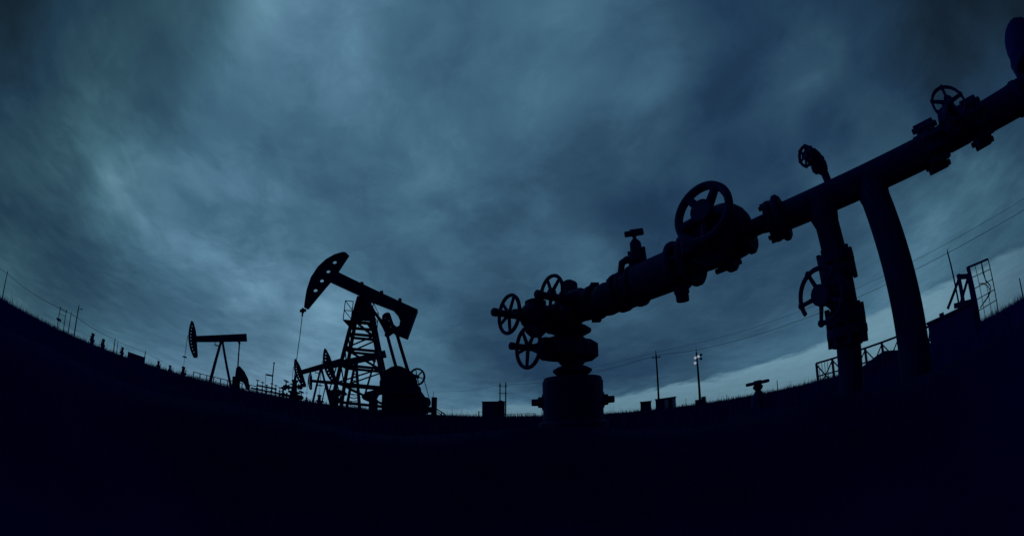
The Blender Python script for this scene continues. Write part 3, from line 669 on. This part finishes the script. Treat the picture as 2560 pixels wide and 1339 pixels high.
# ------------------------------------------------------------------ smaller pumping units
def small_pump(label, px, D, tilt, yaw, crank=0.0, lattice=False, dx=0.0, group='distant pumping units', zpiv=5.2, tailx=2.9, Rh=3.8):
    a = az(px, 960); p = V(D * math.sin(a), D * math.cos(a), 0)
    t = thing('oil_pumpjack', label, 'pumpjack', p, -a + yaw, group)
    PV = V(0, 0, zpiv); rt = Matrix.Rotation(-tilt, 3, 'Y')     # positive tilt lifts the tail
    def B(x, y, z): return PV + rt @ V(x, y, z)
    YE = V(0, 1, 0)
    MB().prism([B(.95 - Rh, 0, -.33), B(tailx, 0, -.38), B(tailx, 0, .42), B(.95 - Rh, 0, .28)], YE * .34).build('walking_beam', M_FAR, t)
    am = math.degrees(math.asin(1.95 / Rh)); xb_ = -(Rh - 1.02)
    arc = [B(-Rh * math.cos(R(an)), 0, Rh * math.sin(R(an))) for an in np.linspace(-am, am * .96, 22)]
    outl = arc + [B(xb_ - .30, 0, 1.75), B(xb_ - .06, 0, .9), B(xb_, 0, .3), B(xb_, 0, -1.7), B(xb_ - .1, 0, -1.95)]
    holes = []
    for an in np.linspace(-am * .74, am * .70, 9):
        c = (-(Rh - .30) * math.cos(R(an)), (Rh - .30) * math.sin(R(an))); holes.append([B(x, 0, z) for x, z in circ(c, .060, 8)])
    MB().prism(outl, YE * .09, holes).build('horse_head', M_FAR, t)
    # bridle to the rod
    xb = -Rh
    MB().tube([B(-Rh * .99, 0, .3), V(xb - .02, 0, zpiv - .6), V(xb - .05, 0, 2.3)], .035, 6).tube([V(xb - .05, 0, 2.3), V(xb - .05, 0, .6)], .022, 6).bar((xb - .3, 0, 2.3), (xb + .2, 0, 2.3), .14).build('bridle', M_FAR, t)
    top = zpiv - .25
    xl, xr = (-.9, 1.75) if not lattice else (-.75, .75)
    lg = []
    for x in (xl, xr):
        for y in (-1, 1):
            p0, p1 = V(.06 * (1 if x > 0 else -1), y * .10, top), V(x, y * .50, 0); lg.append((p0, p1))
            MB().bar(p0, p1, .24).build('post_leg', M_FAR, t)
    def on(i, f): return lg[i][0].lerp(lg[i][1], f)
    if lattice:
        br = MB()
        for k in range(12):
            f = .16 + k * .07
            br.bar(on(0, f), on(2, f), .07); br.bar(on(1, f), on(3, f), .07)
            br.bar(on(0, f), on(2, f + .06), .05); br.bar(on(0, f), on(1, f), .06)
        br.build('post_lattice', M_FAR, t)
    else:
        for f in (.3, .55, .8):
            for i in (0, 2): MB().bar(on(i, f), on(i + 1, f), .08).build('post_brace', M_FAR, t)
    MB().box((0, 0, top - .05), (.46, .5, .40)).bar((0, 0, top), (0, 0, zpiv), .30).build('saddle_bearing', M_FAR, t)
    pl = MB().box((-.5, 0, top - .62), (.5, .9, .05))
    for y in (-.45, .45): pl.tube([V(-.75, y, top - .62), V(-.75, y, top + .1)], .025, 5)
    pl.tube([V(-.75, -.45, top + .1), V(-.75, .45, top + .1)], .025, 5).build('platform', M_FAR, t)
    hub = V(2.25, 0, 1.35); rc = Matrix.Rotation(crank, 3, 'Y')
    def K(x, y, z): q = rc @ (V(x, 0, z) - hub); return V(hub.x + q.x, y, hub.z + q.z)
    for y in (-.55, .55):
        MB().prism([K(a_, y, b_) for a_, b_ in ((2.03, 2.45), (2.2, 2.72), (2.45, 2.74), (3.0, 2.33), (3.48, 1.67), (3.72, .84), (3.62, .48), (3.37, .5), (3.02, 1.15), (2.47, 1.25), (2.2, 1.1), (2.0, 1.4))], YE * .22).build('crank_counterweight', M_FAR, t)
        e = B(2.1, y * .8, -.25); k_ = K(2.2, y * .8, 2.5)
        MB().tube([B(1.85, y * .5, -.1), B(2.0, y * .6, -.6)], .13, 8).tube([B(2.0, y * .6, -.5), k_], .06, 8).build('pitman_arm', M_FAR, t)
    MB().rbox((2.15, 0, .85), (.9, .8, 1.5), None, .2).cyl((2.25, -.6, 1.35), (2.25, .6, 1.35), .16).build('gearbox', M_FAR, t)
    MB().lathe((3.0, -.45, .34), YE, [(0, .1), (.02, .20), (.85, .20), (.9, .1)], 16).box((3.0, 0, .12), (.6, .9, .2)).build('motor', M_FAR, t)
    sk = MB()
    for y in (-.6, .6): sk.box((1.2, y, .1), (5.2, .22, .26))
    for x in (-1.2, .2, 1.6, 3.4): sk.box((x, 0, .1), (.2, .98, .2))
    sk.build('base_skid', M_FAR, t)
    # its wellhead stands on its own
    q = Matrix.Rotation(-a + yaw, 3, 'Z') @ V(xb - .05, 0, 0) + p
    return t, q
heads = []
for args in (dict(label='pumping unit standing alone on the rise with level beam', px=543, D=43, tilt=R(13.5), yaw=R(-6), Rh=4.1),
             dict(label='far pumping unit with drooping head, seen left of the tower', px=800, D=52, Rh=3.75, tilt=R(23), yaw=R(4), crank=R(-60)),
             dict(label='pumping unit with lattice post right behind the big tower', px=886, D=42, zpiv=5.5, Rh=3.65, tilt=R(19), yaw=R(6), crank=R(-75), lattice=True, tailx=3.4),
             dict(label='smallest and farthest pumping unit, beam slightly nose up', px=816, D=86, Rh=4.2, tilt=R(3), yaw=R(0), crank=R(-20))):
    t_, q_ = small_pump(**args); heads.append(q_)
def small_wellhead(p, label, s=1.0, group='small wellheads across the field'):
    t = thing('field_wellhead', label, 'wellhead', (p.x, p.y, hgt(p.x, p.y)), R(10), group)
    MB().lathe((0, 0, 0), UP, [(h_ * s, r_ * s) for h_, r_ in ((0, .24), (.55, .24), (.57, .33), (.74, .33), (.76, .2), (1.12, .17), (1.14, .23), (1.32, .23), (1.34, .12))], 12).build('casing_head', M_FAR, t)
    for sg in ((-1,) if s > 1.2 else (1,)):
        v_ = MB().cyl((0, 0, .65 * s), (sg * .55 * s, 0, .65 * s), .06 * s, n=8).ball((sg * .4 * s, 0, .65 * s), .12 * s, 8).cyl((sg * .4 * s, 0, .65 * s), (sg * .4 * s, 0, 1.0 * s), .05 * s, n=8).build('side_valve', M_FAR, t)
        wheel(V(sg * .4 * s, 0, 1.0 * s), UP, .16 * s, .025 * s, 4, .02 * s, .04 * s, .05 * s).build('handwheel', M_FAR, v_)
    return t
for q_, l_ in zip(heads, ('small wellhead under the level-beamed unit on the rise', 'small wellhead under the drooping far unit', 'small wellhead under the head of the lattice-post unit', 'small wellhead under the farthest unit')):
    small_wellhead(q_, l_)
for px, D, s, l_ in ((225, 75, 2.2, 'bulky wellhead on the far left skyline between two utility poles'), (253, 70, 1.9, 'wellhead with sideways valve on the left skyline, next to the bulky one'),
                     (303, 80, 1.9, 'wellhead just left of the low container on the skyline'), (397, 60, 1.3, 'wellhead on the skyline right of the low container'),
                     (427, 55, 1.2, 'wellhead left of the level-beamed unit, with a bent arm')):
    a = az(px, 900); small_wellhead(V(D * math.sin(a), D * math.cos(a), 0), l_, s * .78)

# ------------------------------------------------------------------ fences, poles, wires, sheds
def rail_fence(name, label, pts, h, n, m=M_FAR, r=.035, cross=False, mid=True, group=None):
    t = thing(name, label, 'fence', (pts[0].x, pts[0].y, 0), 0, group)
    P0, P1 = Vector(pts[0]), Vector(pts[1]); P0.z = P1.z = 0
    for k in range(n + 1):
        q = P0.lerp(P1, k / n); MB().bar(q + UP * -.1, q + UP * h, r * 2.2).build('fence_post', m, t, True)
    b = MB().bar(P0 + UP * h, P1 + UP * h, r * 2)
    b.build('top_rail', m, t, True)
    if mid: MB().bar(P0 + UP * h * .55, P1 + UP * h * .55, r * 1.5).build('mid_rail', m, t, True)
    if cross:
        b = MB()
        for k in range(n):
            a, c = P0.lerp(P1, k / n), P0.lerp(P1, (k + 1) / n)
            b.bar(a + UP * .1, c + UP * h * .95, r * 1.2); b.bar(c + UP * .1, a + UP * h * .95, r * 1.2)
        b.build('cross_brace', m, t, True)
    return t
rail_fence('guard_fence', 'low rail fence in front of the lone unit with level beam', (at(484, 930, 41), at(642, 975, 39)), 1.0, 9, r=.035)
def pole(px_b, D, ztop, label, cross=None, lean=0.0, r=.13, group='wooden poles carrying wires', extra=None):
    a = az(*px_b); p = V(D * math.sin(a), D * math.cos(a), 0)
    t = thing('utility_pole', label, 'pole', p, -a, group)
    MB().cyl((0, 0, -.3), (lean, 0, ztop), r, r * .62, 12).build('shaft', M_WOOD, t)
    if cross:
        cw, cz = cross
        MB().bar((-cw / 2 + lean, 0, cz), (cw / 2 + lean, 0, cz), .10, .12).build('crossarm', M_WOOD, t)
        for x in (-cw * .45, cw * .45): MB().lathe((x + lean, 0, cz + .05), UP, [(0, .03), (.06, .03), (.07, .06), (.12, .06), (.13, .04), (.2, .045), (.22, .02)], 8).build('insulator', M_STEEL, t)
    MB().lathe((lean, 0, ztop), UP, [(-.02, .05), (.25, .045), (.26, .06), (.35, .05), (.5, .02)], 8).build('pin', M_STEEL, t)
    return t
def topz(px, py, D): return at(px, py, D).z
pole((5, 750), 120, topz(15, 676, 120), 'wooden pole at the far left edge of the skyline', r=.22)
t_ = pole((185, 842), 100, topz(197, 764, 100), 'tall left pole with a lamp bracket near its top', r=.2)
MB().bar((0, 0, 6.4), (.9, 0, 6.9), .09).box((.95, 0, 6.9), (.5, .3, .22)).bar((-.4, 0, 6.0), (0, 0, 6.0), .08).build('lamp_bracket', M_STEEL, t_)
pole((171, 828), 125, topz(180, 782, 125), 'short plain pole between the transformer frame and the lamp pole', r=.2)
pole((283, 885), 170, topz(288, 846, 170), 'thicker pole of the close pair left of the low container', r=.3)
pole((291, 886), 170, topz(294, 853, 170), 'thinner pole of the close pair left of the low container', r=.2)
pole((361, 900), 180, topz(361, 876, 180), 'pole at the right end of the low container', r=.3)
def h_frame(px, D, wid, ztop, label, lo):
    a = az(*px); p = V(D * math.sin(a), D * math.cos(a), 0)
    t = thing('twin_pole_transformer', label, 'transformer', p, -a)
    for x in (-wid / 2, wid / 2): MB().cyl((x, 0, -.3), (x, 0, ztop if x > 0 else ztop - .15), .16, .11, 10).build('frame_pole', M_WOOD, t)
    for z in (ztop * .88, ztop * .70): MB().bar((-wid / 2 - .25, -.16, z), (wid / 2 + .25, -.16, z), .11).build('crossarm', M_WOOD, t)
    MB().rbox((-wid * .2 + lo, -.2, ztop * .46), (wid * .75, .6, ztop * .09), None, .2).bar((-wid / 2 - .3, -.2, ztop * .40), (wid / 2, -.2, ztop * .40), .1).build('transformer', M_STEEL, t)
    for x in (-wid / 2 - .15, wid / 2 + .15): MB().lathe((x, -.16, ztop * .88 + .05), UP, [(0, .03), (.1, .06), (.2, .05), (.3, .02)], 8).build('insulator', M_STEEL, t)
    return t
h_frame((150, 826), 112, 2.2, topz(158, 768, 112), 'two-legged transformer frame on the left skyline beside the short pole', -.5)
h_frame((1257, 1036), 80, 1.15, topz(1262, 955, 80), 'two-legged pole frame rising behind the small hut', -.2)
D1 = 54
pole((1647, 1005), D1, topz(1641, 884, D1), 'bare wooden pole with one crossarm behind the sheet-metal shed', cross=(1.1, topz(1641, 893, D1)), r=.16)
t_ = pole((1750, 1000), D1 + 4, topz(1743, 880, D1 + 4), 'wooden pole loaded with white floodlights below a whip aerial', r=.20, lean=-.02)
zt = topz(1743, 880, D1 + 4)
for x, z, m in ((-.22, -.75, M_LAMP), (.18, -.62, M_LAMP), (-.32, -1.5, M_LAMP), (.6, -.45, M_STEEL), (.55, -1.0, M_STEEL)):
    f = MB().lathe((x, -.22, zt + z), V(.25 * (1 if x > 0 else -1), -1, -.35), [(0, .08), (.06, .17), (.2, .2), (.22, .19)], 12).bar((0, 0, zt + z), (x, -.2, zt + z), .05).build('floodlight', m, t_)
MB().cyl((0, 0, zt), (0, 0, topz(1741, 858, D1 + 4)), .02, .012, 6).build('aerial', M_WIRE, t_)

def wire(label, pts, r, group='overhead wires'):
    P = [at(px, py, D) for px, py, D in pts]; out = []
    for i in range(len(P) - 1):                               # Catmull-Rom through the spans
        p0, p1, p2, p3 = P[max(i - 1, 0)], P[i], P[i + 1], P[min(i + 2, len(P) - 1)]
        for k in range(8):
            s = k / 8; out.append(0.5 * (2 * p1 + (p2 - p0) * s + (2 * p0 - 5 * p1 + 4 * p2 - p3) * s * s + (3 * p1 - p0 - 3 * p2 + p3) * s ** 3))
    out.append(P[-1])
    o = MB().tube(out, r, 5).build('overhead_wire', M_WIRE); mark(o, label, 'wire', group)
wire('lower overhead wire sweeping up to the right past both poles', [(1090, 978, 120), (1170, 976, 98), (1250, 962, 80), (1340, 957, 74), (1430, 942, 68), (1540, 917, 60), (1641, 889, D1), (1743, 874, 54), (1870, 843, 50), (2000, 800, 48), (2110, 758, 46), (2200, 718, 45), (2300, 668, 45), (2450, 588, 46), (2600, 498, 50)], .024)
wire('upper overhead wire running over the pole tops to the right', [(1262, 955, 80), (1350, 946, 74), (1440, 928, 68), (1550, 902, 60), (1641, 880, D1), (1743, 857, 54), (1870, 823, 50), (2000, 777, 48), (2110, 734, 46), (2200, 694, 45), (2300, 644, 45), (2450, 562, 46), (2600, 470, 50)], .017)
wire('overhead wire falling from the left edge pole to the lamp pole', [(-20, 662, 120), (15, 681, 120), (60, 718, 116), (110, 750, 113), (157, 773, 112)], .055)
wire('overhead wire running from the left transformer frame down along the skyline', [(157, 773, 112), (197, 796, 118), (240, 825, 140), (289, 849, 170), (325, 866, 176), (361, 880, 180), (410, 905, 200)], .06)

def hut(name, label, pl, pr, ptop, D, m, depth=2.0, roof=.10, tilt=0.0, parts=(), cat='hut'):
    a = (az(*pl) + az(*pr)) / 2; w = D * 2 * math.tan((az(*pr) - az(*pl)) / 2); h = at(*ptop, D).z
    t = thing(name, label, cat, (D * math.sin(a), D * math.cos(a), 0), -a)
    MB().rbox((0, depth / 2, h / 2 - .1), (w, depth, h + .2 - roof), None, .03).build('wall', m, t)
    MB().prism([V(-w / 2 - .08, 0, h - roof), V(w / 2 + .08, 0, h - roof + tilt), V(w / 2 + .08, 0, h + tilt), V(-w / 2 - .08, 0, h)], V(0, depth + .25, 0)).build('roof', M_FAR, t)
    t_roof = [c for c in t.children if c.name.startswith('roof')][0]; t_roof.location.y = depth / 2
    for (nm, x0, x1, z0, z1, mm) in parts:
        MB().box((w * (x0 + x1) / 2, -.02, h * (z0 + z1) / 2), (w * (x1 - x0), .05, h * (z1 - z0))).build(nm, mm, t)
    return t
hut('container', 'low dark container on the left skyline', (318, 895), (362, 905), (340, 885), 75, M_BLUE, 2.2, cat='container', parts=(('door', -.3, .1, .05, .85, M_FAR),))
hut('hut', 'small dark hut in front of the two-legged pole frame', (1205, 1030), (1262, 1030), (1232, 1003), 62, M_BLUE, 2.4, tilt=.10, parts=(('door', .05, .35, .0, .8, M_FAR),))
hut('storage_box', 'plain dark storage box left of the pale-sided shed', (1601, 1010), (1628, 1010), (1615, 1002), 50, M_FAR, 1.2, cat='box', parts=(('lid', -.52, .52, .88, .97, M_FAR),))
hut('shed', 'sheet-metal shed with pale front panels and flat roof', (1639, 1010), (1690, 1010), (1664, 994), 52, M_BLUE, 2.0, roof=.14, tilt=.06, parts=(('panel', -.05, .13, .1, .9, M_PANEL), ('panel', .18, .30, .08, .9, M_FAR), ('panel', .34, .47, .1, .9, M_PANEL)), cat='shed')
a = az(1752, 1005); D = D1 + 1
t_ = thing('transformer_cabinet', 'stepped dark cabinet at the foot of the floodlight pole', 'cabinet', (D * math.sin(a), D * math.cos(a), 0), -a)
MB().rbox((-.35, 0, .4), (.9, .7, 1.3), None, .08).build('low_box', M_FAR, t_); MB().rbox((.42, 0, .55), (.64, .7, 1.65), None, .08).build('tall_box', M_FAR, t_)

# fence beyond the hut
rail_fence('field_fence', 'low fence on the skyline right of the small hut', (at(1268, 1030, 58), at(1335, 1030, 50)), .85, 7, r=.03)
t_ = thing('gate_post', 'short post and rail at the left side of the small hut', 'post', (at(1197, 1030, 60).x, at(1197, 1030, 60).y, 0))
MB().bar((0, 0, -.1), (0, 0, 1.25), .16).build('post', M_FAR, t_); MB().bar((.08, 0, 1.15), (.75, 0, 1.15), .06).build('rail', M_FAR, t_)

# ------------------------------------------------------------------ pipework and mast near the middle
D = 40.0
a = az(678, 985); t_ = thing('vent_mast', 'thin mast with one short sideways arm left of the big unit', 'mast', (D * math.sin(a), D * math.cos(a), 0), -a)
zt = at(679, 906, D).z
MB().cyl((0, 0, 0), (.03, 0, zt), .075, .055, 10).ball((.03, 0, zt), .10, 8).build('shaft', M_FAR, t_)
MB().bar((-.75, 0, zt * .65), (.02, 0, zt * .65), .15).cyl((-.7, 0, zt * .65), (-.7, 0, zt * .2), .02, n=6).build('arm', M_FAR, t_)
t_ = thing('valve_manifold', 'low tangle of pipes and valve stems around the thin mast', 'manifold', (at(672, 985, 41).x, at(672, 985, 41).y, 0), -az(672, 985))
b = MB()
for z, x0, x1 in ((.35, -2.0, 2.0), (1.15, -1.35, .8), (.75, -2.0, 1.6)): b.tube([V(x0, 0, z), V(x1, 0, z)], .085, 8)
b.build('header_pipe', M_FAR, t_)
for k, (x, h) in enumerate(((-1.3, 1.65), (-.75, 1.55), (-.3, 1.35), (.25, 1.6), (.7, 1.5), (1.15, 1.35), (1.45, 1.45))):
    v_ = MB().cyl((x, 0, 0), (x, 0, h), .06, .04, 8).ball((x, 0, h * .5), .14, 8).disc((x, 0, h * .72), UP, .1, .15, n=10).build('valve_riser', M_FAR, t_)
    wheel(V(x, 0, h), V(.1 * (k % 3 - 1), -.2, 1), .17, .028, 4, .02, .04, .05).build('handwheel', M_FAR, v_)

# hydrant-like valve standing alone in the grass
D = 8.0; a = az(1895, 970); t_ = thing('hydrant_valve', 'lone standing valve with a broad flat handwheel in the grass', 'valve', (D * math.sin(a), D * math.cos(a), 0), -a)
zt = at(1895, 958, D).z
MB().lathe((0, 0, 0), UP, [(-.1, .2), (zt - .30, .17), (zt - .22, .12), (zt - .16, .075), (zt - .13, .06), (zt - .10, .10), (zt - .05, .11), (zt + .0, .05), (zt + .04, .05)], 20).build('valve_body', M_STEEL, t_)
wh_ = MB(); ax = V(-.02, -.03, 1).normalized()
w_ = wheel(V(0, 0, zt + .015), ax, .225, .034, 5, .030, .08, .10).build('handwheel', M_STEEL, t_)

# ------------------------------------------------------------------ right-hand fence and drilling gear
P0, P1 = at(2043, 930, 15.2), at(2250, 870, 14.2)
h0 = at(2043, 907, 15.2).z
t_ = rail_fence('railing', 'steel railing with crossed braces passing behind both upright pipes', (P0, P1), h0, 5, r=.034, cross=True)
b = MB()
for k in range(4):
    q = P0.lerp(P1, .03 + k * .035); q.z = 0; b.tube([q, q + UP * h0], .012, 5)
b.build('thin_bar', M_FAR, t_, True)
rail_fence('railing', 'short stretch of braced railing right of the thicker upright pipe', (at(2315, 860, 14.6), at(2345, 850, 14.6)), at(2330, 812, 14.6).z, 2, r=.04, cross=True)
D = 14.0; aL, aR = az(2325, 850), az(2440, 820); a = (aL + aR) / 2
t_ = thing('steel_tank', 'low dark steel tank on the right with a frame standing behind it', 'tank', (D * math.sin(a), D * math.cos(a), 0), -a)
w = D * 2 * math.tan((aR - aL) / 2); zt = at(2360, 788, D).z
MB().rbox((0, .7, zt / 2 - .05), (w, 1.4, zt), None, .06).build('tank_body', M_BLUE, t_)
MB().box((0, .7, zt - .02), (w + .1, 1.5, .07)).box((-w * .18, .1, zt + .05), (.2, .2, .12)).build('tank_lid', M_FAR, t_)
D = 16.0
def Q(px, py, dd=0.0): return at(px, py, D + dd)
fr = thing('lifting_frame', 'braced steel frame standing behind the low steel tank', 'frame', (Q(2400, 800).x, Q(2400, 800).y, 0))
def down(p): q = Vector(p); q.z = 0; return q
tl, tr = Q(2397, 692), Q(2421, 690)
MB().bar(tl, tr, .17).build('top_bar', M_FAR, fr, True)
for p, px in ((tl, (2417, 830)), (tr, (2441, 815))): MB().bar(p + UP * .1, down(Q(*px)), .15).build('upright', M_FAR, fr, True)
MB().bar(Q(2397, 697), Q(2369, 772), .12).bar(Q(2419, 697), Q(2391, 790), .12).build('brace', M_FAR, fr, True)
MB().bar(Q(2385, 765), Q(2442, 750), .18).build('cross_bar', M_FAR, fr, True)
for px in ((2404, 770), (2416, 762), (2425, 770)): pass
ms = thing('mast', 'thin leaning-looking mast beside the braced frame', 'mast', (Q(2400, 790).x, Q(2400, 790).y, 0))
b0 = down(Q(2402, 800)); tp_ = Q(2369, 630)
MB().cyl(b0, tp_, .055, .035, 8).cyl(tp_, Q(2368, 621), .03, .008, 6).build('shaft', M_FAR, ms, True)
pn = thing('mesh_gate', 'tall wire mesh gate panel leaning open on the right skyline', 'gate', (Q(2440, 800).x, Q(2440, 800).y, 0))
A, Bq = Q(2420, 668), Q(2470, 647); A0, B0 = Q(2446, 795), Q(2493, 765)
MB().bar(A + UP * .03, Q(2447, 800) - UP * .3, .15).build('gate_post', M_FAR, pn, True)
MB().bar(A, Bq, .07).bar(Bq, B0 - UP * .3, .04).build('gate_frame', M_FAR, pn, True)
b = MB()
for k in range(1, 5): b.tube([A.lerp(A0, k / 4.6), Bq.lerp(B0, k / 4.6)], .016, 5)
for k in range(1, 3): b.tube([A.lerp(Bq, k / 3), A0.lerp(B0, k / 3) - UP * .2], .016, 5)
b.build('wire_mesh', M_WIRE, pn, True)
cp = [Q(2453, 655), Q(2457, 680), Q(2464, 700), Q(2475, 713), Q(2477, 728), Q(2470, 742), Q(2462, 752), Q(2450, 770)]
o = MB().tube(cp, .026, 6).tube([Q(2447, 709), Q(2458, 708), Q(2468, 714), Q(2474, 722), Q(2472, 735), Q(2462, 755)], .022, 6).build('rope', M_WIRE)
mark(o, 'loops of rope hanging on the wire mesh gate', 'rope')
# a post at the very right edge
t_ = thing('marker_post', 'thin post on the skyline at the far right edge', 'post', (Q(2557, 740, 12).x, Q(2557, 740, 12).y, 0))
MB().cyl((0, 0, -.1), (0, 0, at(2556, 690, 28).z), .07, .05, 8).build('shaft', M_WOOD, t_)
for px, py, D, l_ in ((1942, 950, 16, 'thin marker stake right of the lone standing valve'), (1816, 986, 22, 'thin marker stake between the floodlight pole and the lone valve'), (1714, 995, 30, 'thin marker stake between the shed and the floodlight pole'),
                      (345, 0, 0, None)):
    if not l_: continue
    p = at(px, py, D); o = thing('marker_stake', l_, 'stake', (p.x, p.y, 0), 0, 'marker stakes in the grass'); MB().cyl((0, 0, -.05), (.01, 0, p.z), .022, .016, 6).build('stake', M_WOOD, o)

# heap of spoil behind the railing
p = at(2212, 900, 16.5); o = MB(); n_ = 22; vs = []; fs = []
for i in range(8):
    f_ = i / 7.0
    for k in range(n_):
        an = 2 * math.pi * k / n_; rr = (1 - f_ ** 1.6) * (1 + .16 * math.sin(3 * an + 1) + .09 * math.sin(7 * an + i))
        vs.append((1.9 * rr * math.cos(an), .9 * rr * math.sin(an), -.1 + .92 * f_ ** .8 + .05 * math.sin(5 * an + 2 * i) * (1 - f_)))
for i in range(7):
    for k in range(n_): fs.append((i * n_ + k, i * n_ + (k + 1) % n_, (i + 1) * n_ + (k + 1) % n_, (i + 1) * n_ + k))
o = o.add(vs, fs).build('spoil_heap', M_SOIL); o.location = (p.x, p.y, 0); o.rotation_euler = (0, 0, -az(2212, 900))
mark(o, 'rounded dark heap of earth behind the crossed railing', 'heap')
